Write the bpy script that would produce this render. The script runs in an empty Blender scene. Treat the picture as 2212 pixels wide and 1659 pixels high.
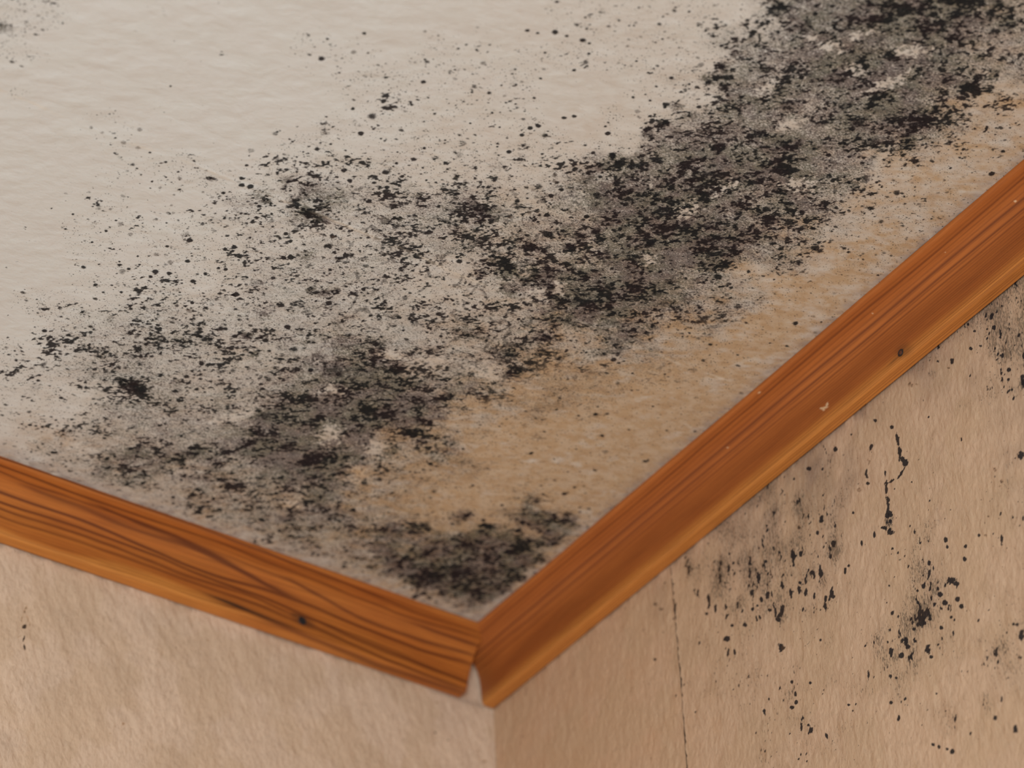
import bpy, math
import numpy as np

# ------------------------------------------------------------------ camera
W, H = 2212, 1659
F = 8000.0                                  # focal length in pixels
YAW, PITCH, ROLL = map(math.radians, (36.7482615, 37.43259369, -3.15840727))
CAM = np.array([-1.01446796, -1.39206874, -1.12603698])   # metres; origin = ceiling corner, ceiling at z = 0
_f = np.array([math.cos(PITCH) * math.sin(YAW), math.cos(PITCH) * math.cos(YAW), math.sin(PITCH)])
_r0 = np.array([math.cos(YAW), -math.sin(YAW), 0.0])
_u0 = np.cross(_r0, _f)
_c, _s = math.cos(ROLL), math.sin(ROLL)
_r = _c * _r0 + _s * _u0
_u = -_s * _r0 + _c * _u0

scene = bpy.context.scene
cam_data = bpy.data.cameras.new('camera')
cam = bpy.data.objects.new('camera', cam_data)
scene.collection.objects.link(cam)
from mathutils import Matrix, Vector
m = Matrix(((_r[0], _u[0], -_f[0], CAM[0]), (_r[1], _u[1], -_f[1], CAM[1]), (_r[2], _u[2], -_f[2], CAM[2]), (0, 0, 0, 1)))
cam.matrix_world = m
cam_data.sensor_width = 36.0
cam_data.lens = 36.0 * F / W
cam_data.clip_start = 0.05
cam_data.clip_end = 50
cam_data.dof.use_dof = True
cam_data.dof.focus_distance = 1.765
cam_data.dof.aperture_fstop = 7.4
scene.camera = cam

# ------------------------------------------------------------------ view + world + lights
scene.view_settings.view_transform = 'Standard'
scene.view_settings.look = 'None'
scene.view_settings.gamma = 1.0
scene.view_settings.exposure = -0.15
scene.view_settings.use_curve_mapping = False

world = bpy.data.worlds.new('room_light')
scene.world = world
world.use_nodes = True
wn, wl = world.node_tree.nodes, world.node_tree.links
wn.clear()
wo = wn.new('ShaderNodeOutputWorld')
wb = wn.new('ShaderNodeBackground')
wb.inputs['Color'].default_value = (1.0, 0.84, 0.69, 1)
wb.inputs['Strength'].default_value = 0.27
wl.new(wb.outputs[0], wo.inputs[0])


def area_light(name, loc, target, sx, sy, energy, col):
    d = bpy.data.lights.new(name, 'AREA')
    d.shape = 'RECTANGLE'
    d.size, d.size_y, d.energy, d.color = sx, sy, energy, col
    o = bpy.data.objects.new(name, d)
    scene.collection.objects.link(o)
    o.location = loc
    o.rotation_euler = (Vector(target) - Vector(loc)).to_track_quat('-Z', 'Y').to_euler()
    return o


area_light('window_daylight', (-1.55, -2.0, -0.95), (-0.25, -0.1, -0.05), 0.8, 1.0, 41.0, (0.86, 0.95, 1.0))
area_light('lit_floor_bounce', (-0.35, -0.75, -2.0), (-0.15, -0.3, 0.0), 1.6, 1.6, 12.0, (1.0, 0.87, 0.74))


# ------------------------------------------------------------------ helpers
def project(P):
    v = P - CAM
    d = v @ _f
    return W / 2 + F * (v @ _r) / d, H / 2 - F * (v @ _u) / d


def hit(px, py, axis, val=0.0):
    v = _f + _r * (px - W / 2) / F - _u * (py - H / 2) / F
    k = (val - CAM[axis]) / v[axis]
    return CAM + k * v


rng = np.random.default_rng(7)


def vnoise(u, v, seed):
    """smooth lattice noise on arrays u, v (lattice units); about gaussian, sd 1"""
    r = np.random.default_rng(seed)
    N = 256
    g = r.standard_normal((N, N)).astype(np.float32)
    ui, vi = np.floor(u).astype(np.int32), np.floor(v).astype(np.int32)
    fu, fv = (u - ui).astype(np.float32), (v - vi).astype(np.float32)
    fu = fu * fu * (3 - 2 * fu)
    fv = fv * fv * (3 - 2 * fv)
    ui &= 255
    vi &= 255
    u2, v2 = (ui + 1) & 255, (vi + 1) & 255
    return ((g[ui, vi] * (1 - fu) + g[u2, vi] * fu) * (1 - fv) + (g[ui, v2] * (1 - fu) + g[u2, v2] * fu) * fv) * 1.45


def fbm(u, v, seed, octs=4, gain=0.55):
    t = np.zeros_like(u, dtype=np.float32)
    a, n = 1.0, 0.0
    for o in range(octs):
        c, s = math.cos(0.7 * o), math.sin(0.7 * o)
        k = 2.03 ** o
        t += a * vnoise((u * c - v * s) * k + 17 * o, (u * s + v * c) * k + 5 * o, seed + o)
        n += a * a
        a *= gain
    return t / math.sqrt(n)


def sstep(a, b, x):
    t = np.clip((x - a) / (b - a), 0, 1)
    return t * t * (3 - 2 * t)


_q = np.linspace(-3.2, 3.2, 400)
_cdf = np.array([0.5 * (1 + math.erf(z / math.sqrt(2))) for z in _q])


def cut(cov):
    """level above which a gaussian field covers the fraction cov"""
    return np.interp(1 - np.clip(cov, 0.0005, 0.9995), _cdf, _q).astype(np.float32)


def sample_grid(rows, x0, y0, cell, PX, PY):
    g = np.array([[int(c) for c in r] for r in rows], dtype=np.float32) / 9.0
    cx, cy = cell if isinstance(cell, tuple) else (cell, cell)
    x = np.clip((PX - x0) / cx - 0.5, 0, g.shape[1] - 1.001)
    y = np.clip((PY - y0) / cy - 0.5, 0, g.shape[0] - 1.001)
    xi, yi = x.astype(np.int32), y.astype(np.int32)
    fx, fy = x - xi, y - yi
    fx = fx * fx * (3 - 2 * fx)
    fy = fy * fy * (3 - 2 * fy)
    return (g[yi, xi] * (1 - fx) + g[yi, xi + 1] * fx) * (1 - fy) + (g[yi + 1, xi] * (1 - fx) + g[yi + 1, xi + 1] * fx) * fy


def link(name, me, mat, parent=None):
    o = bpy.data.objects.new(name, me)
    scene.collection.objects.link(o)
    if mat:
        me.materials.append(mat)
    if parent:
        o.parent = parent
    return o


def grid_mesh(name, P, maps=None, extra=None, flip=False):
    """P: (n, m, 3) vertex grid -> mesh; maps: (n, m, 4) stored as colour attribute 'maps'"""
    n, mm = P.shape[:2]
    idx = np.arange(n * mm, dtype=np.int32).reshape(n, mm)
    q = np.stack([idx[:-1, :-1], idx[1:, :-1], idx[1:, 1:], idx[:-1, 1:]], -1).reshape(-1, 4)
    if flip:
        q = q[:, ::-1]
    me = bpy.data.meshes.new(name)
    me.vertices.add(n * mm)
    me.vertices.foreach_set('co', P.astype(np.float32).ravel())
    me.loops.add(q.size)
    me.loops.foreach_set('vertex_index', np.ascontiguousarray(q).ravel())
    me.polygons.add(len(q))
    me.polygons.foreach_set('loop_start', np.arange(0, q.size, 4, dtype=np.int32))
    me.polygons.foreach_set('use_smooth', np.ones(len(q), dtype=bool))
    me.update()
    for nm, arr in (('maps', maps), ('more', extra)):
        if arr is not None:
            a = me.attributes.new(nm, 'FLOAT_COLOR', 'POINT')
            a.data.foreach_set('color', arr.astype(np.float32).ravel())
    return me


def clean_box(name, lo, hi, stain=0.0):  # stain: tan level, painted warm light included
    """plain run of the same painted or papered surface, without marks"""
    me = box_mesh(name, lo, hi)
    for nm in ('maps', 'more'):
        a = me.attributes.new(nm, 'FLOAT_COLOR', 'POINT')
        a.data.foreach_set('color', np.tile([0.0, 0.0, stain if nm == 'maps' else 0.0, 0.0], len(me.vertices)).astype(np.float32))
    return me


def box_mesh(name, lo, hi):
    x0, y0, z0 = lo
    x1, y1, z1 = hi
    v = [(x0, y0, z0), (x1, y0, z0), (x1, y1, z0), (x0, y1, z0), (x0, y0, z1), (x1, y0, z1), (x1, y1, z1), (x0, y1, z1)]
    f = [(0, 3, 2, 1), (4, 5, 6, 7), (0, 1, 5, 4), (1, 2, 6, 5), (2, 3, 7, 6), (3, 0, 4, 7)]
    me = bpy.data.meshes.new(name)
    me.from_pydata(v, [], f)
    return me


# ------------------------------------------------------------------ node helpers
def new_mat(name):
    mt = bpy.data.materials.new(name)
    mt.use_nodes = True
    nt = mt.node_tree
    nt.nodes.clear()
    out = nt.nodes.new('ShaderNodeOutputMaterial')
    b = nt.nodes.new('ShaderNodeBsdfPrincipled')
    nt.links.new(b.outputs[0], out.inputs[0])
    return mt, nt, b


class NB:
    def __init__(s, nt):
        s.nt = nt

    def put(s, sock, v):
        if hasattr(v, 'is_output') or isinstance(v, bpy.types.NodeSocket):
            s.nt.links.new(v, sock)
        elif isinstance(v, (tuple, list)):
            sock.default_value = tuple(v) + ((1,) if len(v) == 3 and len(sock.default_value) == 4 else ())
        else:
            sock.default_value = v

    def math(s, op, a, b=0.0, clamp=False):
        n = s.nt.nodes.new('ShaderNodeMath')
        n.operation = op
        n.use_clamp = clamp
        s.put(n.inputs[0], a)
        s.put(n.inputs[1], b)
        return n.outputs[0]

    def mix(s, f, a, b):
        n = s.nt.nodes.new('ShaderNodeMix')
        n.data_type = 'RGBA'
        s.put(n.inputs[0], f)
        s.put(n.inputs[6], a)
        s.put(n.inputs[7], b)
        return n.outputs[2]

    def sstep(s, x, a, b):
        n = s.nt.nodes.new('ShaderNodeMapRange')
        n.interpolation_type = 'SMOOTHSTEP'
        s.put(n.inputs['Value'], x)
        s.put(n.inputs['From Min'], a)
        s.put(n.inputs['From Max'], b)
        return n.outputs['Result']

    def attr(s, name):
        n = s.nt.nodes.new('ShaderNodeAttribute')
        n.attribute_name = name
        sp = s.nt.nodes.new('ShaderNodeSeparateColor')
        s.nt.links.new(n.outputs['Color'], sp.inputs[0])
        return sp.outputs[0], sp.outputs[1], sp.outputs[2], n.outputs['Alpha']

    def coords(s, scale=(1, 1, 1), rot=(0, 0, 0)):
        tc = s.nt.nodes.new('ShaderNodeTexCoord')
        mp = s.nt.nodes.new('ShaderNodeMapping')
        mp.inputs['Scale'].default_value = scale
        mp.inputs['Rotation'].default_value = rot
        s.nt.links.new(tc.outputs['Object'], mp.inputs['Vector'])
        return mp.outputs[0]

    def noise(s, vec, scale, detail=4, rough=0.55, dist=0.0):
        n = s.nt.nodes.new('ShaderNodeTexNoise')
        s.put(n.inputs['Vector'], vec)
        n.inputs['Scale'].default_value = scale
        n.inputs['Detail'].default_value = detail
        n.inputs['Roughness'].default_value = rough
        n.inputs['Distortion'].default_value = dist
        return n.outputs[0]

    def bump(s, h, strength, dist, prev=None):
        n = s.nt.nodes.new('ShaderNodeBump')
        n.inputs['Strength'].default_value = strength
        n.inputs['Distance'].default_value = dist
        s.put(n.inputs['Height'], h)
        if prev:
            s.nt.links.new(prev, n.inputs['Normal'])
        return n.outputs[0]


def mold_shader(N, base, mold, dust, tint, fine, fine2, mott, vec):
    """dark colonies (mold), thin speckle (dust) and pin-point colonies over a base colour"""
    t = N.math('ADD', mold, N.math('MULTIPLY', N.math('SUBTRACT', fine, 0.5), 0.8))
    spots = N.sstep(t, 0.14, 0.84)
    # felt of threads: film that thickens with the coverage, broken by fine noise
    lvl = N.math('SUBTRACT', 0.74, N.math('MULTIPLY', dust, 0.36))
    specks = N.sstep(fine2, lvl, N.math('ADD', lvl, 0.10))
    specks = N.math('MULTIPLY', specks, N.sstep(dust, 0.01, 0.22))
    thin = N.mix(N.sstep(mott, 0.40, 0.60), (0.090, 0.094, 0.060), (0.088, 0.060, 0.064))
    c = N.mix(N.math('MULTIPLY', specks, 0.74), base, thin)
    cloud = N.noise(vec, 170, 4, 0.62)
    veil = N.math('MULTIPLY', N.sstep(dust, 0.22, 1.0), N.math('MULTIPLY', N.sstep(fine, 0.26, 0.66), N.math('ADD', 0.25, N.math('MULTIPLY', N.sstep(cloud, 0.38, 0.62), 0.75))))
    c = N.mix(N.math('MULTIPLY', veil, 0.80), c, N.mix(mott, (0.062, 0.064, 0.054), (0.064, 0.048, 0.056)))
    # pin-point colonies, round
    for sc, rad, k in ((240, 0.42, 0.42), (760, 0.36, 0.95), (1350, 0.40, 0.85), (420, 0.30, 0.55)):
        v = N.nt.nodes.new('ShaderNodeTexVoronoi')
        v.inputs['Scale'].default_value = sc
        v.inputs['Randomness'].default_value = 1.0
        N.put(v.inputs['Vector'], vec)
        sp = N.nt.nodes.new('ShaderNodeSeparateColor')
        N.nt.links.new(v.outputs['Color'], sp.inputs[0])
        alive = N.sstep(N.math('SUBTRACT', N.math('MULTIPLY', dust, k), sp.outputs[0]), -0.02, 0.04)
        r = N.math('MULTIPLY', N.math('ADD', 0.35, N.math('MULTIPLY', sp.outputs[1], 0.65)), rad)
        if sc < 500:                                      # the big colonies are felted, not solid
            d = N.sstep(N.math('ADD', N.math('SUBTRACT', r, v.outputs['Distance']), N.math('MULTIPLY', N.math('SUBTRACT', fine, 0.5), 0.55)), -0.04, 0.20)
        else:
            d = N.sstep(N.math('SUBTRACT', r, v.outputs['Distance']), -0.06, 0.10)
        a = N.math('MULTIPLY', N.math('MULTIPLY', d, alive), N.math('ADD', 0.45, N.math('MULTIPLY', sp.outputs[2], 0.5)))
        c = N.mix(a, c, (0.022, 0.022, 0.022))
    dark = N.mix(N.sstep(mott, 0.42, 0.58), (0.009, 0.011, 0.014), (0.014, 0.011, 0.014))
    dark = N.mix(tint, dark, (0.075, 0.045, 0.030))
    c = N.mix(N.math('MULTIPLY', spots, 0.95), c, dark)
    return c, spots


# ------------------------------------------------------------------ surveyed marks
# coverage of the ceiling mould, one digit per 80 px cell of the frame (0 clean .. 9 black)
CEIL = ["2000000000000001111146677865",
        "1000000011011111111356776655",
        "0000000001211110013666677653",
        "0011000021111120156665666532",
        "0001121123322224666777652221",
        "0011024364455435777656432211",
        "0011222333445455677865322111",
        "0012323444433577876542111111",
        "0234444444444457765421111111",
        "2345444466544554443211111111",
        "2235544568765444322111111111",
        "1244556777763211111111111111",
        "1446565776442111111111111111",
        "2344455565432222111111111111",
        "2333345555567776321111111111",
        "2222222234688874211111111111",
        "2222222222456442211111111111"]
# tan water stain plus warm bounced light painted in, same cells
STAIN_AND_BOUNCE = ["0000000000000000000000012233",
         "0000000000000000000000122234",
         "0000000000000000001111122345",
         "0000000000001111111122223456",
         "0000000001111111111122234666",
         "0000000011111222222222345677",
         "0000001111112233333344566788",
         "0000011111122333344456788888",
         "0000111112223334455677788888",
         "0011112223334456677888888888",
         "0111122233345688877888888888",
         "0112222233457888888888888888",
         "1233333345678898877777777777",
         "4444444456789998777777777777",
         "4444455556777776666666666666",
         "4444455555555555555555555555",
         "4444455555555555555555555555"]

# each group: zoom scale, x and y origin, then marks "x,y,r[,ry,angle]" ; f = faint, d = dark, w = bare paint
MARKS = {
 (2.962, 0, 0): """15,170,70,42,15 2057,372,22 1092,549,10 2065,812,26f 2085,850,26 895,825,22f 583,815,16f 655,845,16f 790,905,25f
 885,940,22f 960,972,12 1033,1040,14f 760,1000,50,12,42 1355,1140,56,17,8d 1150,1138,20f 1150,1208,32f 1025,1198,15f 770,1195,45,8,25f
 808,1268,28f 580,1265,30f 625,1300,30f 705,1335,14f 468,1365,10 330,1328,8 1095,1312,14f 1110,1360,14f 1230,1383,14f 990,1358,10f
 1545,1135,18 1545,1180,22 1600,1190,25 1640,1225,60f 1700,1285,45 1730,1235,30f 1610,1305,18f 1430,1230,16 1358,1258,14f 1865,1310,20
 1965,1345,46d 2035,1390,95,30,20d 1578,1052,13 1720,978,9 1815,1005,9 2115,918,12 1190,1500,30 1215,1532,24d 1000,1628,25f 1070,1572,16
 1440,1590,18 1500,1580,22 1735,1520,28f 1860,1542,17 1880,1480,18 1830,1495,18 1930,1515,16f 1580,1625,30f 2130,1510,25 2180,1460,15
 1300,1225,15f 600,1430,30f 770,1430,25f 835,1500,20f 680,1475,12 420,1463,12 590,1545,10 880,1635,10 120,600,60f 280,940,30,12,-25f""",
 (2.962, 700, 0): """257,209,17d 188,330,22f 635,522,20d 378,645,19 182,695,20 190,785,26f 235,850,24 480,603,16f 583,398,14f 645,380,10 645,198,16f
 900,442,11 950,470,9 1018,400,25f 975,315,12 985,290,35f 1300,190,17 1365,210,14 1553,225,13 1655,255,22 1697,275,12 1693,340,14d
 1667,402,29d 1600,445,15 1215,440,28f 1215,530,35f 1265,520,14f 1385,500,12 1153,607,16f 1225,660,10 1075,718,12 978,637,9 842,672,8
 935,787,9 1122,812,9 640,945,14 578,875,14f 497,913,12f 463,1042,14 125,1090,20 165,1150,22 1370,800,22d 1320,815,20d 1265,860,18d
 1410,865,26d 1345,833,10 1535,750,20,11,0d 1600,740,16 845,1128,30d 655,1152,11 715,1165,10 402,1197,20 400,1242,19 285,1285,22
 900,1170,9,32,0 1082,1120,30f 318,1165,18 480,1180,12 385,1410,38 485,1400,30 460,1445,35f 1000,1330,100,38,20d 1080,1390,50,15,15
 1005,1410,30d 980,1468,16 1078,1468,16 1070,1520,12f 1055,1558,12 735,1320,15 850,1345,35,12,-20 610,1250,45,20,0f 1475,1120,22f
 1475,1155,20f 1517,1210,16 1452,1248,22 1337,1210,18f 1315,1358,18f 1157,1405,18f 1195,1385,16f 1220,1210,12 1185,970,20 1110,935,9
 1815,850,22 2005,710,22f 2010,745,15f 1720,975,15 1845,985,30 1885,1060,38d 1795,1060,40 2170,790,40d 2180,680,15 2090,740,9
 2125,550,12 2055,600,9 1998,388,12 1670,105,10 2025,230,16f 1945,292,16f 1780,60,35f 1680,180,12 1700,152,9 1250,320,35,10,0f
 860,308,10 730,225,8 1045,330,8 1100,1040,60f 1250,1000,50f 2170,100,10 2165,245,12 2120,270,10""",
 (3.687, 1000, 200): """1595,240,50d 1470,310,45 1505,360,20 1240,580,48d 1130,590,50 1190,490,30 1040,475,18 1155,320,20 1390,145,25f 1530,170,14
 1485,185,12 1490,60,15 1605,85,20 1700,100,60 1880,110,25 2040,420,50 2020,500,50f 1660,350,18d 1905,395,18d 1780,560,85,45,-10
 1860,670,40 1810,720,45 1590,750,60 1020,665,35 960,700,40 1110,740,40 1230,735,20 1250,680,15 785,770,20 705,815,25 670,970,25
 530,945,22f 560,770,22f 985,980,30 1150,935,40 1290,1070,46d 1070,1095,46d 1160,1020,50 1110,1165,36d 930,1140,60d 840,1235,52d
 530,1230,60,35,-10d 620,1250,40 540,1450,100,55,-10d 650,1440,70 330,1340,60f 350,1440,60 140,1440,40f 380,1390,50 1530,960,110,45,-10d
 1650,920,50 1520,850,80 1370,780,45 1440,830,40 1000,1450,110,60,-10 1090,1300,40d 1200,1330,50 1150,1560,120,70,0d 900,1580,90
 1240,1220,90f 1350,1230,80f 1990,1170,60,45,0d 1880,1080,120,60,10 1740,1080,35d 2120,1050,50 1830,1130,60 1900,1240,80 2180,950,50
 2040,910,15 1900,1350,25 1640,1500,45,28,20d 1775,1475,18 1570,1420,20 1420,1530,60 1440,1610,70 1300,800,40 1785,950,68,50,-10w
 1465,1335,52,36,-20w 770,1540,38,22,0w 600,1580,60,35,0w 1500,740,15w""",
 (3.107, 1500, 0): """1290,130,95,55,-20d 1300,200,40d 1390,60,60 1850,5,120,20,0d 1700,10,160,20,0d 660,115,38,22,15d 570,45,55,35,10 490,140,20
 760,150,50d 830,100,45 920,110,40 1060,190,30 480,465,52,30,-10d 180,430,42,25,0d 150,525,32,20,0d 90,530,50 265,360,30 570,605,52
 740,680,16d 1020,700,46d 1070,830,75,40,15d 870,820,60,18,-20 1220,950,66,35,0d 1150,480,60 1110,410,30 1250,500,70,35,10 900,430,90,30,-20f
 820,500,40 650,420,40 1220,665,50,22,-15 1160,770,30 1540,800,100,45,-30 1440,880,70,40,-30d 1430,960,60 2010,500,40 1710,540,55,32,0
 1830,580,50 1900,380,40 1550,420,30 1720,370,40 1500,190,40f 1600,150,80f 2100,170,60 2040,20,40d 520,950,90 600,1000,90 700,960,60,30,-10d
 420,1110,60 600,1140,75,42,10d 540,1080,60 1140,1200,46,26,-30 1070,1240,30 1310,1080,40f 1040,1050,15 900,1040,22 310,1390,60,34,0
 350,1320,20 420,1420,40 510,1490,52,26,-20d 110,1600,60,45,0d 60,1550,50 280,1500,14,34,0 740,1370,50f 830,990,55,12,-8 440,660,70,30,-15
 1960,858,13,22,10d 1945,880,18,8,-20d 1850,1120,95,8,25f 640,830,70,30,-15w 920,310,60,36,-10w 480,600,70,35,-25w 1100,230,90,25,-15w
 780,255,30w 1080,470,50,35,0w 1450,340,90,30,0w 700,1240,80,35,0w 1300,560,120,30,-20w 200,1260,70,25,-20w 1290,980,16 1065,1240,35f""",
 (2.962, 640, 500): """270,900,78,50,0d 130,790,30 360,880,60 10,880,20 90,885,20 975,1050,34,26,-10d 850,1220,30 735,1285,58,24,5d 800,1100,95,55,0
 590,1090,80 540,1180,70 640,870,50 920,1190,55,14,5f 1390,900,60f 1080,640,90,50,0f 1680,810,20,12,-30 1590,680,80,30,20f 1500,280,70,40,-10
 1330,250,80,45,0 1180,270,40f 1250,190,40f 1830,440,115,55,0d 1700,420,70 1350,380,70,35,20 430,365,18 90,370,30f 250,375,36,18,0 180,400,36,18,0
 210,455,25 320,350,12 845,195,20d 1045,190,20 1030,165,12 1095,455,12 1070,405,8 215,240,16 320,150,25 235,35,20f 740,775,32f 1780,935,25f
 1880,900,18f 1840,890,30f 1070,1390,14f 230,1340,80f 600,1390,60 100,1500,90f 100,1250,90f 350,1230,90f 410,980,60 1350,770,60f
 1680,360,40w 1460,260,30w 200,1310,70,30,0w 540,1380,60,30,0w 620,790,60,25,0w 860,820,80,18,0w 230,1010,60,22,0w 1240,900,70,40,10w
 760,570,35,6,20 1250,700,70,6,-50f 1240,780,60,12,30f 2150,905,10 1350,1085,16f 1500,1415,22,8,-20 1530,1300,30f""",
 (2.962, 0, 500): """1083,265,20d 995,255,24 963,288,15 825,235,15 765,188,10 1315,270,16 1235,315,22 1090,195,25f 1200,190,20 1005,145,20f
 1445,238,16 1398,232,12 1960,150,60f 1815,165,20 1860,160,25 1985,370,30 2080,385,60,20,-10 1640,330,45f 1510,400,25 1690,525,45f 1690,455,12
 1685,490,10 1575,665,42,24,0d 1505,665,20 1700,695,24,15,0d 1840,608,25 1340,678,35f 1160,700,62,32,15f 850,1000,90,36,15d 1195,925,20
 1290,840,20 1430,850,10 1900,878,20 1985,885,22 2140,880,62,45,0d 1630,780,30 535,515,32f 430,690,18 260,680,15 285,632,18 310,718,14
 495,678,14 95,760,10 105,820,10 230,1000,45f 420,1285,75,30,-25f 545,965,14 870,1415,90,38,0f 1240,1415,105,32,-15 1700,1180,85,45,-5d
 2050,1200,75,40,0 1250,1575,95,20,8f 350,1410,32,9,10d 1230,450,16 1210,505,24f 700,560,30f 640,800,40f 1130,960,40f 500,1370,70,28,15w
 1500,1180,130,22,-12w 70,470,60,14,10w 1850,1560,90f 660,1110,30f""",
 (2.765, 600, 900): """1240,650,46,18,0d 1460,630,20 1440,780,75,38,0d 1280,860,42 1150,780,62,32,0d 1090,760,60 1640,730,60,22,-25 1620,640,60f
 930,960,135,45,10d 1150,1040,115,30,22d 950,800,80 1060,920,125,50,0d 650,790,80 690,850,60 700,680,100f 450,555,20 410,800,15 810,95,46,20,10d
 910,35,22 50,610,55,25,0f 2195,262,24,9,-15d 1710,458,20,9,0 1510,218,10 1105,188,10 990,210,10f 1120,325,10f 200,290,120f 130,340,100f
 1300,1000,45,10,-10 1590,565,12f 600,200,60,25,0w 1130,740,0,0,0 70,520,60,30,0w 300,90,70,40,0w 1270,1150,110,20,-15w 480,340,50w"""}


def parse_marks(d):
    out = []
    for (s, ox, oy), txt in d.items():
        for tok in txt.split():
            kind = ''
            if tok[-1] in 'fdw':
                kind, tok = tok[-1], tok[:-1]
            v = [float(t) for t in tok.split(',')]
            x, y, r = ox + v[0] / s, oy + v[1] / s, v[2] / s
            ry = v[3] / s if len(v) > 3 else (r * 0.72)
            an = math.radians(v[4]) if len(v) > 4 else 0.0
            if r > 0:
                out.append((x, y, r, ry, an, kind))
    return out


class Survey:
    """a flat rectangle of wall or ceiling with per-vertex maps"""

    def __init__(s, axis, a0, a1, b0, b1, step, val=0.0):
        s.axis, s.step, s.val = axis, step, val
        s.a = np.arange(a0, a1 + step * 0.5, step)
        s.b = np.arange(b0, b1 + step * 0.5, step)
        s.A, s.B = np.meshgrid(s.a, s.b, indexing='ij')
        P = np.zeros(s.A.shape + (3,))
        s.ia, s.ib = [i for i in range(3) if i != axis]
        P[..., s.ia], P[..., s.ib], P[..., axis] = s.A, s.B, val
        s.P = P
        s.PX, s.PY = project(P)
        s.cov = np.zeros(s.A.shape, np.float32)
        s.solid = np.zeros(s.A.shape, np.float32)
        s.bare = np.zeros(s.A.shape, np.float32)
        s.brown = np.zeros(s.A.shape, np.float32)
        s.wob = fbm(s.A * 700, s.B * 700, 91, 3)

    def large(s, rx, ry):
        return max(rx, ry) > 8.5 if s.axis == 2 else min(rx, ry) > 8.5

    def window(s, x, y, R):
        c = hit(x, y, s.axis, s.val)
        e = R / 2300.0
        i0, i1 = np.searchsorted(s.a, [c[s.ia] - e, c[s.ia] + e])
        j0, j1 = np.searchsorted(s.b, [c[s.ib] - e, c[s.ib] + e])
        return slice(i0, i1), slice(j0, j1)

    def mark(s, x, y, rx, ry, an, kind=''):
        R = max(rx, ry) * 1.7 + 3
        w = s.window(x, y, R)
        if s.A[w].size == 0:
            return
        dx, dy = s.PX[w] - x, s.PY[w] - y
        c, sn = math.cos(an), math.sin(an)
        q = np.hypot((dx * c + dy * sn) / rx, (-dx * sn + dy * c) / ry)
        q = q + s.wob[w] * (0.20 if max(rx, ry) > 8.5 else 0.09)
        st = {'': 0.8, 'f': 0.42, 'd': 1.0, 'w': 1.0}[kind]
        if kind == 'w':
            s.bare[w] = np.maximum(s.bare[w], 0.55 * (1 - sstep(0.2, 1.35, q + 0.4 * s.wob[w])))
        elif s.large(rx, ry):
            s.cov[w] += st * 0.62 * (1 - sstep(0.35, 1.35, q))
            if kind == 'd':
                s.solid[w] = np.maximum(s.solid[w], 0.60 * (1 - sstep(0.2, 1.0, q)))
        else:
            f = (1 - sstep(0.55, 1.15, q)) * (1.0 if kind != 'f' else 0.52)
            s.solid[w] = np.maximum(s.solid[w], f)
            if kind == 'f':
                s.brown[w] = np.maximum(s.brown[w], f)

    def dot(s, a, b, r, st):
        e = r * 1.6
        i0, i1 = np.searchsorted(s.a, [a - e, a + e])
        j0, j1 = np.searchsorted(s.b, [b - e, b + e])
        w = (slice(i0, i1), slice(j0, j1))
        if s.A[w].size == 0:
            return
        q = np.hypot(s.A[w] - a, s.B[w] - b) / r + s.wob[w] * 0.12
        s.solid[w] = np.maximum(s.solid[w], st * (1 - sstep(0.5, 1.2, q)))


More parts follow.
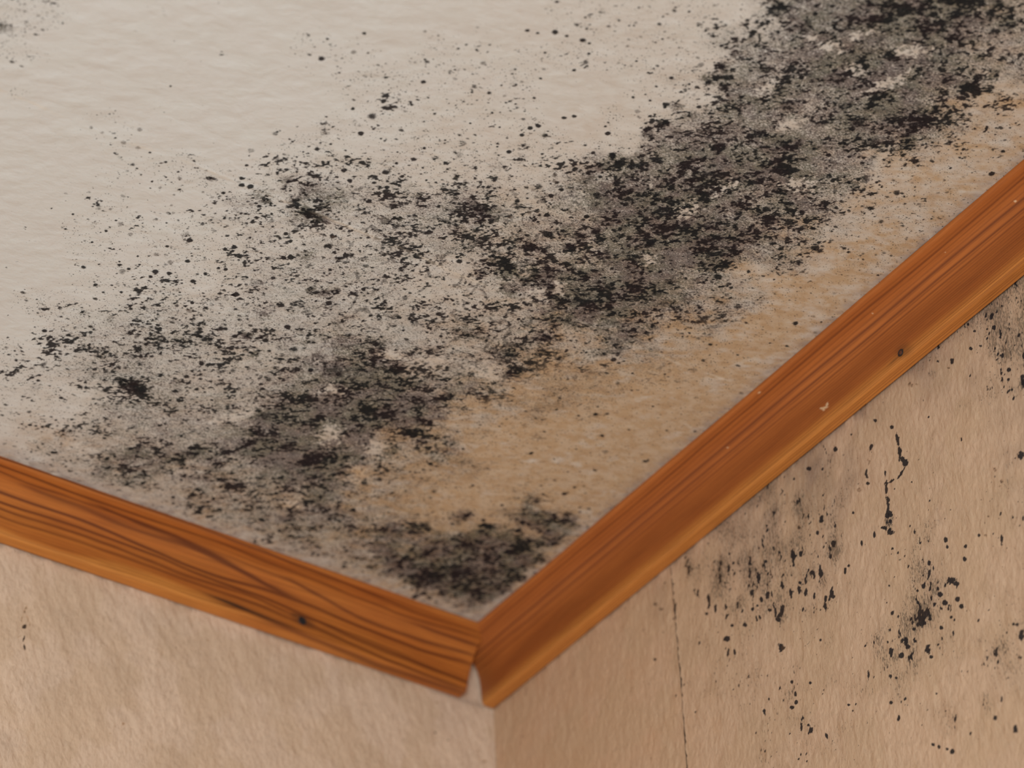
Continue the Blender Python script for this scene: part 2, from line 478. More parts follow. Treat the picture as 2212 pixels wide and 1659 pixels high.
# ------------------------------------------------------------------ ceiling
def build_ceiling():
    S = Survey(2, -0.570, -0.0270, -0.660, -0.0270, 0.00056)
    for mk in parse_marks(MARKS):
        S.mark(*mk)
    base = sample_grid(CEIL, 0, 0, 80, S.PX, S.PY)
    # ragged cell borders
    jx = fbm(S.A * 55, S.B * 55, 11, 3) * 26
    jy = fbm(S.A * 55, S.B * 55, 21, 3) * 20
    base = sample_grid(CEIL, 0, 0, 80, S.PX + jx, S.PY + jy)
    cov = np.clip(base ** 1.12 * 0.90 + S.cov * 0.80, 0, 0.98)
    cov *= sstep(-0.570, -0.525, S.A + 0.012 * jx / 26) * sstep(-0.660, -0.605, S.B + 0.012 * jy / 20)
    cov *= 1 - 0.85 * S.bare
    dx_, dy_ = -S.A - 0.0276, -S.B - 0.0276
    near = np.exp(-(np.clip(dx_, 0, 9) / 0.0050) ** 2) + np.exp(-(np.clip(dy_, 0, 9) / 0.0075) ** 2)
    cov *= 1 - 0.85 * np.clip(near, 0, 1)
    # streak direction follows the brushed paint, roughly level in the frame: world direction (1, -0.62)
    t = (S.A * 0.85 - S.B * 0.53)
    n = (S.A * 0.53 + S.B * 0.85)
    big = fbm(t * 70, n * 95, 31, 3)
    mid = fbm(t * 300, n * 420, 41, 3)
    fin = fbm(t * 760, n * 980, 51, 2)
    fld = 0.50 * big + 0.55 * mid + 0.66 * fin
    fld /= math.sqrt(0.50 ** 2 + 0.55 ** 2 + 0.66 ** 2)
    c1 = np.clip(cov - 0.06, 0, 1)
    clump = sstep(-0.45, 0.95, fld - cut(c1 * 0.76))
    # round colonies; few where the water stain has washed the paint
    tanz = sstep(0.45, 0.85, sample_grid(STAIN_AND_BOUNCE, 0, 0, 80, S.PX, S.PY)) * (1 - sstep(0.30, 0.6, cov))
    clump *= 1 - 0.5 * tanz
    r = np.random.default_rng(3)
    na, nb = S.A.shape
    for (count, rmin, rsc, thr) in ((9000, 0.00038, 0.00036, 0.02), (17000, 0.00030, 0.00022, 0.02)):
        ii = r.integers(0, na, count * 4)
        jj = r.integers(0, nb, count * 4)
        p = np.clip(cov[ii, jj] - thr, 0, 1) * (1.4 - 1.0 * tanz[ii, jj]) * np.exp(0.9 * mid[ii, jj])
        keep = r.random(count * 4) < np.clip(p, 0, 1) * 0.55
        for i, j in zip(ii[keep], jj[keep]):
            rad = rmin + r.exponential(rsc)
            S.dot(S.a[i] + r.random() * 4e-4, S.b[j] + r.random() * 4e-4, min(rad, 0.0024), 0.35 + 0.62 * r.random())
    # hair-fine threads in the middle of the patch
    for k in range(150):
        x, y = r.uniform(620, 1260), r.uniform(400, 860)
        an = r.choice([-0.6, -0.45, 0.5]) + r.normal() * 0.35
        L = r.uniform(10, 34)
        for q in np.linspace(-0.5, 0.5, int(L)):
            w = S.window(x + L * q * math.cos(an), y + L * q * math.sin(an) + 3 * math.sin(q * 5 + k), 1.6)
            S.solid[w] = np.maximum(S.solid[w], 0.50)
    mold = np.maximum(clump * 0.86, S.solid)
    mold *= 1 - 0.8 * S.bare
    dust = np.clip(cov * 1.35 + 0.10 * (base > 0.1), 0, 1) * (1 - 0.7 * S.bare)
    # tan stain with the painted warm light, broken up
    st = sample_grid(STAIN_AND_BOUNCE, 0, 0, 80, S.PX + jx * 1.5, S.PY + jy * 1.5)
    st = st * (0.84 + 0.13 * big + 0.10 * fbm(t * 110, n * 330, 61, 3))
    for (x, y, rx, ry, an, a) in ((1850, 560, 55, 22, -.5, .5), (1700, 690, 70, 24, -.5, .35), (1400, 960, 60, 22, -.2, .4), (1300, 850, 160, 50, -.1, .3),
                                  (1610, 760, 45, 20, -.4, .45), (120, 945, 60, 20, .3, .4), (1000, 1010, 90, 22, -.1, .3), (1260, 1040, 130, 34, -.1, .25)):
        dx, dy = S.PX - x, S.PY - y
        c, sn = math.cos(an), math.sin(an)
        q = ((dx * c + dy * sn) / rx) ** 2 + ((-dx * sn + dy * c) / ry) ** 2
        st += 0.7 * a * np.exp(-q) * (1 + 0.4 * mid)
    st *= sstep(-0.570, -0.53, S.A) * sstep(-0.660, -0.58, S.B)
    st = np.clip(st + 0.20 * sstep(500, 1500, S.PX) + 0.08 + 0.16 * sstep(700, 1000, S.PY), 0, 1.3)  # adds the warm light near the corner to the paint colour
    # grey dirt collected beside the mouldings
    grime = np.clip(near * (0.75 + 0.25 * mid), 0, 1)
    # relief: filler laps, paint ridges
    P = S.P.copy()
    soft = fbm(t * 42, n * 62, 71, 2) * 0.00010 + fbm(t * 120, n * 190, 81, 2) * 0.00006
    lap_y = hit(700, 470, 2)[1] + 0.0009 * fbm(S.A * 20, S.A * 0 + 3.3, 77, 2)
    lap = -0.00022 * np.exp(-((S.B - lap_y) / 0.0011) ** 2) * sstep(-0.1, 0.9, fbm(S.A * 32, S.A * 0 + 1.7, 78, 2) + 0.5)
    P[..., 2] += soft + lap - 0.0003
    maps = np.stack([np.clip(mold, 0, 1.2), dust, st, grime], -1)
    extra = np.stack([np.clip(S.brown, 0, 1), np.exp(-((S.B - lap_y) / 0.0008) ** 2), S.bare, np.ones_like(dust)], -1)

    mt, nt, b = new_mat('moulded_ceiling_paint')
    N = NB(nt)
    mold_, dust_, stain_bounce_, grime_ = N.attr('maps')
    brown_, lap_, bare_, _ = N.attr('more')
    co = N.coords((1, 1, 1), (0, 0, math.radians(32)))
    st_co = N.coords((1.0, 1.45, 1.0), (0, 0, math.radians(32)))
    fine = N.noise(st_co, 1100, 5, 0.68)
    fine2 = N.noise(st_co, 800, 6, 0.74)
    mott = N.noise(co, 60, 3, 0.5)
    mottle = N.noise(st_co, 130, 5, 0.6)
    white = N.mix(mott, (0.65, 0.695, 0.70), (0.645, 0.66, 0.67))
    fac = N.math('MULTIPLY', stain_bounce_, N.math('ADD', 0.62, N.math('MULTIPLY', mottle, 0.72)), clamp=True)
    tan = N.mix(N.sstep(mottle, 0.38, 0.62), (0.525, 0.41, 0.295), (0.47, 0.335, 0.21))
    base_c = N.mix(fac, white, tan)
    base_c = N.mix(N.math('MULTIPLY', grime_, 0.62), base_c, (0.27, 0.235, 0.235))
    c, spots = mold_shader(N, base_c, mold_, dust_, brown_, fine, fine2, mott, st_co)
    c = N.mix(N.math('MULTIPLY', lap_, N.math('MULTIPLY', N.sstep(mott, 0.42, 0.60), 0.38)), c, (0.70, 0.64, 0.54))
    nt.links.new(c, b.inputs['Base Color'])
    b.inputs['Roughness'].default_value = 0.62
    nt.links.new(N.math('SUBTRACT', 0.22, N.math('MULTIPLY', spots, 0.18)), b.inputs['Specular IOR Level'])
    h1 = N.noise(st_co, 75, 4, 0.55, 0.6)
    h2 = N.noise(st_co, 420, 5, 0.6)
    n1 = N.bump(h1, 0.35, 0.0014)
    n2 = N.bump(h2, 0.35, 0.0005, n1)
    n3 = N.bump(spots, 0.25, 0.0003, n2)
    nt.links.new(n3, b.inputs['Normal'])

    root = link('ceiling', box_mesh('ceiling', (-3.2, -3.2, 0.002), (0.12, 0.12, 0.03)), plain_paint)
    # the painted surface: fine part where the mould is, plain strips round it (one sheet)
    root['kind'] = 'structure'
    o = link('paint_layer', grid_mesh('paint_layer', P, maps, extra, flip=True), mt, root)
    link('paint_layer', clean_box('paint_layer', (-3.2, -3.2, -0.0003), (-0.5702, 0.0, 0.002), 0.08), mt, root)
    link('paint_layer', clean_box('paint_layer', (-0.5702, -3.2, -0.0003), (0.0, -0.6602, 0.002), 0.28), mt, root)
    return root


# ------------------------------------------------------------------ wallpaper
WALLR = ["00000000344",
         "00000002455",
         "00000035425",
         "00000342003",
         "00002220012",
         "00032200001",
         "00233200102",
         "00333301202",
         "12444401311",
         "13444412401",
         "02443212411",
         "01332113512",
         "02221114423",
         "00222113112",
         "00123111111",
         "00112111001"]
MARKR = {
 (1.931, 1400, 800): """1015,240,10 1040,290,8,32,-10d 1048,345,11,30,-8d 1058,375,18,15,0d 1072,390,14,16,30d 1055,430,6,30,35d 1015,465,28,5,-25d
 985,432,6,16,0d 992,495,7,40,0d 998,560,6,50,0d 1002,605,14,22,0d 1003,640,22,34,0d 1012,678,16,18,-20d 980,660,14,9,0d 1020,745,7
 945,212,8 780,333,12 668,412,11 845,270,6 930,320,9 915,475,10 910,440,8,22,0 1168,198,5 1128,376,4 1098,470,5 852,597,7 705,680,9 770,730,9,20,0
 602,770,8,24,0 632,770,8,14,0 715,850,10,34,0d 686,855,7,24,0 455,865,16,24,-20d 490,800,9 250,970,9,28,0 278,1000,7,22,0 555,905,11,22,0
 592,935,8,24,0 625,920,8,26,0 497,940,9,22,0 470,960,8,16,0 655,930,8,20,0 690,945,7,14,0 765,935,11,28,0d 738,985,9,30,0d 740,955,9,16,0 540,1045,12
 500,1005,9 430,1000,9 400,1065,10 345,1070,8 325,1125,16,14,0 330,1180,7,18,0 358,1180,6,16,0 552,1158,14,18,0d 718,1128,7 630,890,8 720,620,14,18,0
 625,660,12f 820,840,8,16,0 835,820,7 885,725,6,14,0 940,690,6,16,0 1240,710,10,14,0d 1248,738,7,10,0 1172,805,10,12,0 1150,900,8,14,0 1125,920,7
 1265,880,22,16,0d 1285,890,16,12,0 1325,735,9 1320,790,8,14,0 1475,705,8,22,0 1220,935,14,14,0 1195,980,7,20,0 1240,970,14 1290,955,12 1310,985,12
 1155,1055,10d 1125,1060,12 1225,1075,10d 1110,1080,9 1075,1130,14,18,0d 1058,1188,13,15,0d 1015,1175,9,20,0 1170,1160,13,22,-10d 1115,1130,8
 1085,1155,12 1265,1030,9 1145,1005,7 1180,1195,9 995,970,5 905,1150,7 1000,1135,6 920,1270,5,24,0 1205,1348,5 1245,1422,5 485,1425,6,18,-20
 600,1408,10d 618,1385,10d 615,1350,7,14,0 600,1300,8,9,0 678,1305,7 505,1372,7 670,1480,7 745,1525,6,16,-15 840,1395,6 855,1420,5 868,1392,5
 1015,1385,9 1048,1450,8,16,10 1450,1450,9,12,0 1190,1560,8d 1215,1570,9 1270,1588,13d 1250,1580,7 1535,1500,9,20,0 1540,1060,8 1560,1110,14,20,0
 1525,1060,8 1560,1090,12 1475,465,10f 1450,415,12f 1555,355,14,20,0 1530,90,25,34,0f 1560,60,18,24,0 25,1210,7 1422,1000,5 28,980,12f 50,1000,12f
 240,1020,8 110,1000,8,24,0 1380,690,8 1410,690,8f 920,385,7,20,0f 560,1160,9f 880,500,12f 1505,0,10 1095,60,14f 1190,20,18f 1420,610,8f 1468,485,8f""",
 (2.765, 1600, 300): """1500,1060,16,22,20d 1510,1130,14,18,-20d 1375,1255,14,12,0 1260,1330,16,22,10 1520,1255,9 1430,1240,8 1470,1140,8 1240,1370,12f
 1600,1440,10 1690,1300,10,22,0 1560,1000,8 1400,1150,10 1360,1110,10 1680,1160,6 1700,1350,16,24,0d 1550,1190,8 1180,1330,8 1620,1500,7 1050,1470,10f"""}
MARKL = {(3.16, 0, 1200): "165,488,20,17,0d 172,370,7,30,15f 190,430,6,34,-12f 150,430,5,34,8f 205,470,5,18,0f 160,570,7,26,15 165,630,7,28,-8 130,555,16,5,-25f 848,290,6 1200,630,4 1415,580,5,12,0f 840,1150,12f 680,600,6f 80,660,5f 750,1215,6f",
         (3.614, 800, 1200): "505,1385,11,8,20 605,1445,13,7,0 518,1148,12,8,-20f 838,1525,12f 892,1605,16f 520,1072,16,4,15 340,1190,5f"}


def paper_material(name, side):
    mt, nt, b = new_mat(name)
    N = NB(nt)
    mold_, dust_, brown_, tone_ = N.attr('maps')
    if side == 'right':
        cs, cl = N.coords((1, 1.0, 0.42)), N.coords((1, 1, 1))
    else:
        cs, cl = N.coords((1.0, 1, 0.50), (0, math.radians(-14), 0)), N.coords((1, 1, 1))
    grain = N.noise(cs, 560, 3, 0.6, 0.5)
    pits = N.noise(cs, 1150, 4, 0.65)
    mott = N.noise(cl, 45, 4, 0.55)
    small = N.noise(cl, 900, 3, 0.6)
    if side == 'right':
        a, c2 = (0.61, 0.41, 0.275), (0.57, 0.395, 0.265)
    else:
        a, c2 = (0.68, 0.50, 0.37), (0.64, 0.465, 0.33)
    base = N.mix(mott, a, c2)
    base = N.mix(N.math('MULTIPLY', N.sstep(grain, 0.52, 0.30), 0.30), base, (0.36, 0.23, 0.145))
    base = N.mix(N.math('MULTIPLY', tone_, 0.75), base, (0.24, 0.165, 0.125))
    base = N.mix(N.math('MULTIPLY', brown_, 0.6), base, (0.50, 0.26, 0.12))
    lvl = N.math('SUBTRACT', 0.72, N.math('MULTIPLY', dust_, 0.42))
    sp = N.sstep(N.math('SUBTRACT', 1.0, pits), lvl, N.math('ADD', lvl, 0.09))
    sp = N.math('MULTIPLY', sp, N.sstep(dust_, 0.02, 0.25))
    mix2 = N.sstep(N.noise(cl, 25, 2), 0.45, 0.55)
    base = N.mix(N.math('MULTIPLY', N.math('SUBTRACT', 1.0, mix2), 0.30), base, (0.50, 0.335, 0.20))
    c = N.mix(N.math('MULTIPLY', sp, 0.62), base, (0.075, 0.062, 0.045))
    c = N.mix(N.math('MULTIPLY', dust_, 0.30), c, (0.16, 0.115, 0.075))
    t = N.math('ADD', mold_, N.math('MULTIPLY', N.math('SUBTRACT', small, 0.5), 0.8))
    spots = N.sstep(t, 0.24, 0.76)
    dark = N.mix(brown_, (0.012, 0.013, 0.018), (0.10, 0.055, 0.03))
    c = N.mix(N.math('MULTIPLY', spots, 0.94), c, dark)
    nt.links.new(c, b.inputs['Base Color'])
    b.inputs['Roughness'].default_value = 0.8
    nt.links.new(N.math('SUBTRACT', 0.25, N.math('MULTIPLY', spots, 0.20)), b.inputs['Specular IOR Level'])
    n1 = N.bump(grain, 0.62, 0.0008)
    n2 = N.bump(pits, 0.5, 0.0005, n1)
    nt.links.new(n2, b.inputs['Normal'])
    return mt


def build_walls():
    dark, nt, b = new_mat('wall_board_behind_paper')
    b.inputs['Base Color'].default_value = (0.03, 0.022, 0.016, 1)
    b.inputs['Roughness'].default_value = 0.9
    TH = 0.0006                                     # the paper stands this far off the board
    # ---- right wall (x = 0), two strips of paper with an open seam
    wr = link('wall_right', box_mesh('wall_right', (TH, -3.2, -2.6), (0.12, 0.0, 0.0)), dark)
    wr['kind'] = 'structure'
    seam_top, seam_mid, seam_bot = hit(1449, 1214, 0), hit(1475, 1500, 0), hit(1485, 1659, 0)
    mt = paper_material('right_wallpaper', 'right')
    S = Survey(0, -0.540, 0.0, -0.34, -0.0305, 0.0006)
    for mk in parse_marks(MARKR):
        x, y, rx, ry, an, k = mk
        S.mark(x, y, rx, ry if ry != rx * 0.72 else rx, an, k)
    jx = fbm(S.A * 60, S.B * 60, 12, 3) * 22
    jy = fbm(S.A * 60, S.B * 60, 22, 3) * 22
    base = sample_grid(WALLR, 1360, 560, (77, 69), S.PX + jx, S.PY + jy)
    base = np.where(S.PX < 1400, 0, base)
    cov = np.clip(base ** 1.2 + S.cov, 0, 1)
    cov *= sstep(-0.540, -0.47, S.A + 0.0005 * jx) * sstep(-0.34, -0.29, S.B + 0.0005 * jy)
    vert = fbm(S.A * 330, S.B * 130, 32, 3)
    pit = fbm(S.A * 800, S.B * 400, 42, 2)
    big = fbm(S.A * 90, S.B * 90, 52, 2)
    fld = (0.45 * big + 0.7 * vert + 0.6 * pit) / 1.03
    clump = sstep(0.0, 0.5, fld - cut(np.clip(cov - 0.12, 0, 1) * 0.27)) * 0.9
    r = np.random.default_rng(5)
    na, nb = S.A.shape
    ii, jj = r.integers(0, na, 46000), r.integers(0, nb, 46000)
    keep = r.random(46000) < np.clip(cov[ii, jj] - 0.03, 0, 1) * 0.30 * np.exp(0.8 * vert[ii, jj])
    for i, j in zip(ii[keep], jj[keep]):
        S.dot(S.a[i], S.b[j], min(0.00033 + r.exponential(0.00022), 0.0013), 0.5 + 0.5 * r.random())
    dust = np.clip(cov * 1.25 + 0.10 * big * (cov > 0.05), 0, 1)
    # brownish-purple haze under the moulding
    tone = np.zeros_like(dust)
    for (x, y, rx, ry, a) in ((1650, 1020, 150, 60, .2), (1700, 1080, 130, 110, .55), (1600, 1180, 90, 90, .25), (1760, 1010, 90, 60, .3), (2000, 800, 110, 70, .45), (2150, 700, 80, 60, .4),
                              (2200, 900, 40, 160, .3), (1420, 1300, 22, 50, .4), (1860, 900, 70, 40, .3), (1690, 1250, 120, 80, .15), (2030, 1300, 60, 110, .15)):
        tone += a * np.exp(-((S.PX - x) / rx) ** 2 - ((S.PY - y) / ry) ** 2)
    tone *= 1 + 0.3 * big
    # darker line just below the moulding
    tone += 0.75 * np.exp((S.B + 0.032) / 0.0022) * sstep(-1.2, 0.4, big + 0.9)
    brown = np.maximum(S.brown, 0.55 * (1 - sstep(1250, 1700, S.PX)) + 0.06 * big)  # warm light off the moulding painted in toward the corner
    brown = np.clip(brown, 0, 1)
    mold = np.maximum(clump, S.solid)
    relief = np.clip(fbm(S.A * 250, S.B * 95, 62, 3) * 0.00010 + fbm(S.A * 640, S.B * 330, 72, 2) * 0.00006, -3.5e-4, 3.5e-4)
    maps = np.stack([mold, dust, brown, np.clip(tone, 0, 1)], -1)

    def seam_y(z):
        return np.interp(z, [-2.6, seam_bot[2], seam_mid[2], seam_top[2], 0.0],
                         [seam_bot[1] + 0.01, seam_bot[1], seam_mid[1], seam_top[1], seam_top[1]])

    # cut the survey at the seam: shift columns so that edges follow it
    zb = S.b
    sy = seam_y(zb)
    rag = fbm(zb * 400, zb * 0 + 2.2, 15, 2) * 0.00025
    gap = np.interp(zb, [-0.34, -0.10, -0.05, -0.03], [0.00075, 0.00062, 0.0003, 0.00018])
    k = int(np.searchsorted(S.a, sy.mean()))

    def strip(lo, hi_, ylo, yhi, name):
        """columns lo..hi_ of the survey, stretched so the strip runs from ylo(z) to yhi(z)"""
        P = S.P[lo:hi_].copy()
        a = S.a[lo:hi_]
        tt = ((a - a[0]) / (a[-1] - a[0]))[:, None]
        newy = ylo[None, :] * (1 - tt) + yhi[None, :] * tt
        P[..., 1] = newy
        edge = np.exp(-np.abs(newy - sy[None, :]) / 0.0012)
        P[..., 0] = -TH * 0 - 0.0002 + relief[lo:hi_] - 0.00035 * edge
        mp = maps[lo:hi_].copy()
        mp[..., 3] = np.clip(mp[..., 3] + 0.25 * np.exp(-np.abs(newy - sy[None, :]) / 0.0006), 0, 1)
        return link(name, grid_mesh(name, P, mp, flip=True), mt, wr)

    z1 = np.full_like(zb, S.a[0])
    z2 = np.zeros_like(zb) - 0.0002
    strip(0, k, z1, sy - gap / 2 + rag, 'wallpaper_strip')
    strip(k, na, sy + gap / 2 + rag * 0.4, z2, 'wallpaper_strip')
    # the paper beyond the surveyed part (outside the picture)
    link('wallpaper_strip', clean_box('wallpaper_strip', (-0.0002, -3.2, -2.6), (TH, -0.5402, -0.0)), mt, wr)
    link('wallpaper_strip', clean_box('wallpaper_strip', (-0.0002, -0.5402, -2.6), (TH, -0.0002, -0.3402)), mt, wr)

    # ---- left wall (y = 0)
    wlft = link('wall_left', box_mesh('wall_left', (-3.2, TH, -2.6), (0.12, 0.12, 0.0)), dark)
    wlft['kind'] = 'structure'
    mt2 = paper_material('left_wallpaper', 'left')
    L = Survey(1, -0.420, 0.0, -0.25, -0.0, 0.0006)
    for mk in parse_marks(MARKL):
        L.mark(*mk)
    bigl = fbm(L.A * 60, L.B * 60, 53, 3)
    rel = fbm(L.A * 190 + L.B * 50, L.B * 90, 63, 3) * 0.00013 + fbm(L.A * 560, L.B * 330, 73, 2) * 0.00006
    rel += 0.00010 * np.sin(L.A * 780 + 1.2 * bigl) * sstep(0.0, 1.0, bigl)     # combed ridges
    P = L.P.copy()
    P[..., 1] = -0.0002 + np.clip(rel, -4e-4, 4e-4)
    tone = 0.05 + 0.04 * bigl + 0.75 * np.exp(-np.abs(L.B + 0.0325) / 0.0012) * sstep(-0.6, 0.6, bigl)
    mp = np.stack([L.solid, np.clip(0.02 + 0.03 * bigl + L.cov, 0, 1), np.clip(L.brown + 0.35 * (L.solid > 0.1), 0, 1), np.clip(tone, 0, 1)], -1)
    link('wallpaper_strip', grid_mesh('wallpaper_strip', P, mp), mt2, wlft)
    link('wallpaper_strip', clean_box('wallpaper_strip', (-3.2, -0.0002, -2.6), (-0.4202, TH, 0.0)), mt2, wlft)
    link('wallpaper_strip', clean_box('wallpaper_strip', (-0.4202, -0.0002, -2.6), (0.0, TH, -0.2502)), mt2, wlft)


# ------------------------------------------------------------------ wooden cove mouldings
PROFILE = np.array([(27.6, 0.0), (27.65, 0.9), (27.5, 1.7), (27.0, 2.2), (25.5, 2.5), (23, 2.85), (20, 3.35), (17, 4.2), (14.3, 5.7), (12.0, 8.0),
                    (10.3, 11.0), (9.2, 14.5), (8.5, 18.7), (8.15, 23.0), (8.0, 27.5), (7.95, 30.0), (7.5, 31.3), (6.6, 31.9), (5.0, 32.0), (0.6, 32.0)]) * 0.001
BACK = np.array([(0.35, 31.9), (0.3, 16.0), (0.3, 0.3), (14.0, 0.3), (27.4, 0.2)]) * 0.001


def dense_profile(n):
    seg = np.hypot(*np.diff(PROFILE, axis=0).T)
    s = np.concatenate([[0], np.cumsum(seg)])
    t = np.linspace(0, s[-1], n)
    d, h = np.interp(t, s, PROFILE[:, 0]), np.interp(t, s, PROFILE[:, 1])
    for _ in range(6):
        d[1:-1] = (d[:-2] + 2 * d[1:-1] + d[2:]) / 4
        h[1:-1] = (h[:-2] + 2 * h[1:-1] + h[2:]) / 4
    return d, h


def line_field(PX, V, lines):
    """lines: (points [(px, v)...], width in v, strength, soft side) -> darkness of late-wood lines"""
    out = np.zeros_like(PX, dtype=np.float32)
    for pts, wd, st, soft in lines:
        pa = np.array(sorted(pts))
        gx = np.arange(pa[0, 0], pa[-1, 0] + 1, 24.0)
        gv = np.interp(gx, pa[:, 0], pa[:, 1])
        for _ in range(3):
            gv[1:-1] = (gv[:-2] + 2 * gv[1:-1] + gv[2:]) / 4
        xs, vs = gx, gv
        wd, st = wd * 0.66, min(st * 1.3, 1.3)
        c = np.interp(PX, xs, vs)
        inside = sstep(xs[0] - 60, xs[0] + 30, PX) * (1 - sstep(xs[-1] - 20, xs[-1] + 70, PX))
        d = V - c
        g = np.where(d < 0, np.exp(-(d / (wd * soft)) ** 2), np.exp(-(d / wd) ** 2))
        out = 1 - (1 - out) * (1 - np.clip(st * g * inside, 0, 0.97))
    return out


def to_v_left(px, py):
    return (px, (py - (972 + .3618 * px)) / (195 - 0.0178 * px))


def Z2(*pts):
    return [to_v_left(x / 3.687, 900 + y / 3.687) for x, y in pts]


def Z3(*pts):
    return [to_v_left(500 + x / 3.386, 1050 + y / 3.386) for x, y in pts]


LINES_LEFT = [
    (Z2((-300, 205), (0, 320), (480, 490), (900, 640), (1500, 850), (1850, 985)) + Z3((600, 620), (1300, 905), (1800, 1075)), .014, .75, 1.6),
    (Z2((-300, 270), (0, 385), (480, 570), (900, 720), (1500, 925), (1850, 1040)) + Z3((600, 690), (1300, 960), (1800, 1110)), .016, .65, 1.5),
    (Z2((-300, 330), (0, 440), (400, 590), (800, 740)), .014, .6, 1.6),
    (Z2((230, 560), (480, 660), (700, 750), (1000, 870), (1300, 970), (1700, 1080)), .05, .55, 1.0),
    (Z2((-300, 480), (0, 600), (350, 725), (700, 850), (1100, 1020), (1500, 1180), (1800, 1300)) + Z3((400, 800), (700, 935), (1000, 1060), (1350, 1200), (1760, 1300)), .022, .95, 1.3),
    (Z2((-300, 570), (0, 680), (400, 810), (900, 990), (1300, 1130), (1750, 1320)) + Z3((400, 880), (900, 1125), (1300, 1285), (1740, 1440)), .018, .8, 1.5),
    (Z2((-300, 620), (0, 735), (500, 900), (900, 1040), (1400, 1240), (1900, 1400)), .02, .6, 1.8),
    (Z2((-300, 680), (0, 800), (500, 960), (1000, 1130), (1500, 1310), (2212, 1560)), .016, .5, 1.8),
    (Z2((1000, 560), (1500, 780), (1850, 925)) + Z3((500, 610), (900, 740), (1500, 940)), .012, .45, 1.5),
    (Z2((800, 720), (1100, 860), (1400, 950), (1800, 1150), (2212, 1390)), .028, .8, 1.4),
    (Z2((1450, 1000), (1700, 1120), (1950, 1250)) + Z3((150, 680), (400, 790)), .03, .8, 1.2),
    (Z3((430, 690), (640, 800), (850, 930), (1100, 1040), (1400, 1140), (1780, 1240)), .028, .8, 0.9),
    (Z3((560, 960), (800, 1060), (1100, 1180), (1720, 1440)), .016, .6, 1.6),
    (Z3((0, 740), (300, 880), (440, 940)), .016, .6, 1.6),
    (Z3((560, 1010), (900, 1175), (1250, 1330), (1730, 1490)), .016, .7, 1.6),
    (Z3((0, 800), (400, 960), (700, 1090), (1100, 1260), (1700, 1500)), .014, .5, 1.5),
    (Z3((1370, 1020), (1600, 1110), (1790, 1170)), .032, .9, 0.9),
    (Z3((300, 1000), (600, 1120), (1000, 1290), (1400, 1420), (1720, 1525)), .05, .55, 1.2),
    (Z3((0, 520), (300, 640), (600, 780)), .014, .5, 1.5),
    (Z2((1800, 1500), (2212, 1640)) + Z3((0, 870), (200, 950), (320, 990)), .014, 1.3, 1.0),
]
_rl = np.random.default_rng(21)
for _k in range(34):                                   # thin lines between the strong ones, following the same wander
    _v = .03 + .0275 * _k
    _w = .035 * math.sin(_k * .35)
    _x0 = _rl.uniform(-100, 500)
    LINES_LEFT.append(([(_x0, _v), (_x0 + 200, _v + .2 * _w), (_x0 + 420, _v + _w), (_x0 + 700, _v + 1.3 * _w + .01)], .0065, _rl.uniform(.15, .42), 1.6))
LINES_RIGHT = [([(900, v0), (1500, v0 + dv * .5), (2400, v0 + dv)], w, s, 1.5) for v0, dv, w, s in
               ((.07, .02, .012, .35), (.13, .0, .016, .65), (.19, -.01, .010, .4), (.235, .02, .012, .35), (.30, .01, .018, .85), (.34, -.01, .01, .4),
                (.385, .02, .015, .8), (.43, .0, .010, .45), (.475, .0, .012, .6))]
_rr = np.random.default_rng(8)
for _k in range(19):
    _v = .515 + .0262 * _k
    LINES_RIGHT.append(([(1200 - 20 * _k, _v), (1700, _v + _rr.normal() * .004), (2400, _v + _rr.normal() * .006)], .0065, .30 + .25 * _rr.random(), 1.4))


def wood_material(name, light, deep, line):
    mt, nt, b = new_mat(name)
    N = NB(nt)
    grain_shade_, sap_lit_, spec_, speck_ = N.attr('maps')
    sx = (1, 26, 26) if name.startswith('left') else (26, 1, 26)
    co = N.coords(sx)
    fib = N.noise(co, 42, 5, 0.6)
    tone = N.noise(N.coords(tuple(q ** 0.5 for q in sx)), 14, 3, 0.5)
    c = N.mix(N.sstep(tone, 0.3, 0.7), light, deep)
    c = N.mix(sap_lit_, c, (0.62, 0.245, 0.048))  # sapwood, and the lit lower edge painted paler
    c = N.mix(N.math('MULTIPLY', N.sstep(fib, 0.62, 0.35), 0.22), c, line)
    c = N.mix(grain_shade_, c, line)
    c = N.mix(spec_, c, (0.016, 0.010, 0.008))
    c = N.mix(speck_, c, (0.70, 0.50, 0.30))
    nt.links.new(c, b.inputs['Base Color'])
    b.inputs['Roughness'].default_value = 0.52
    b.inputs['Specular IOR Level'].default_value = 0.38
    n1 = N.bump(fib, 0.25, 0.0003)
    nt.links.new(n1, b.inputs['Normal'])
    return mt


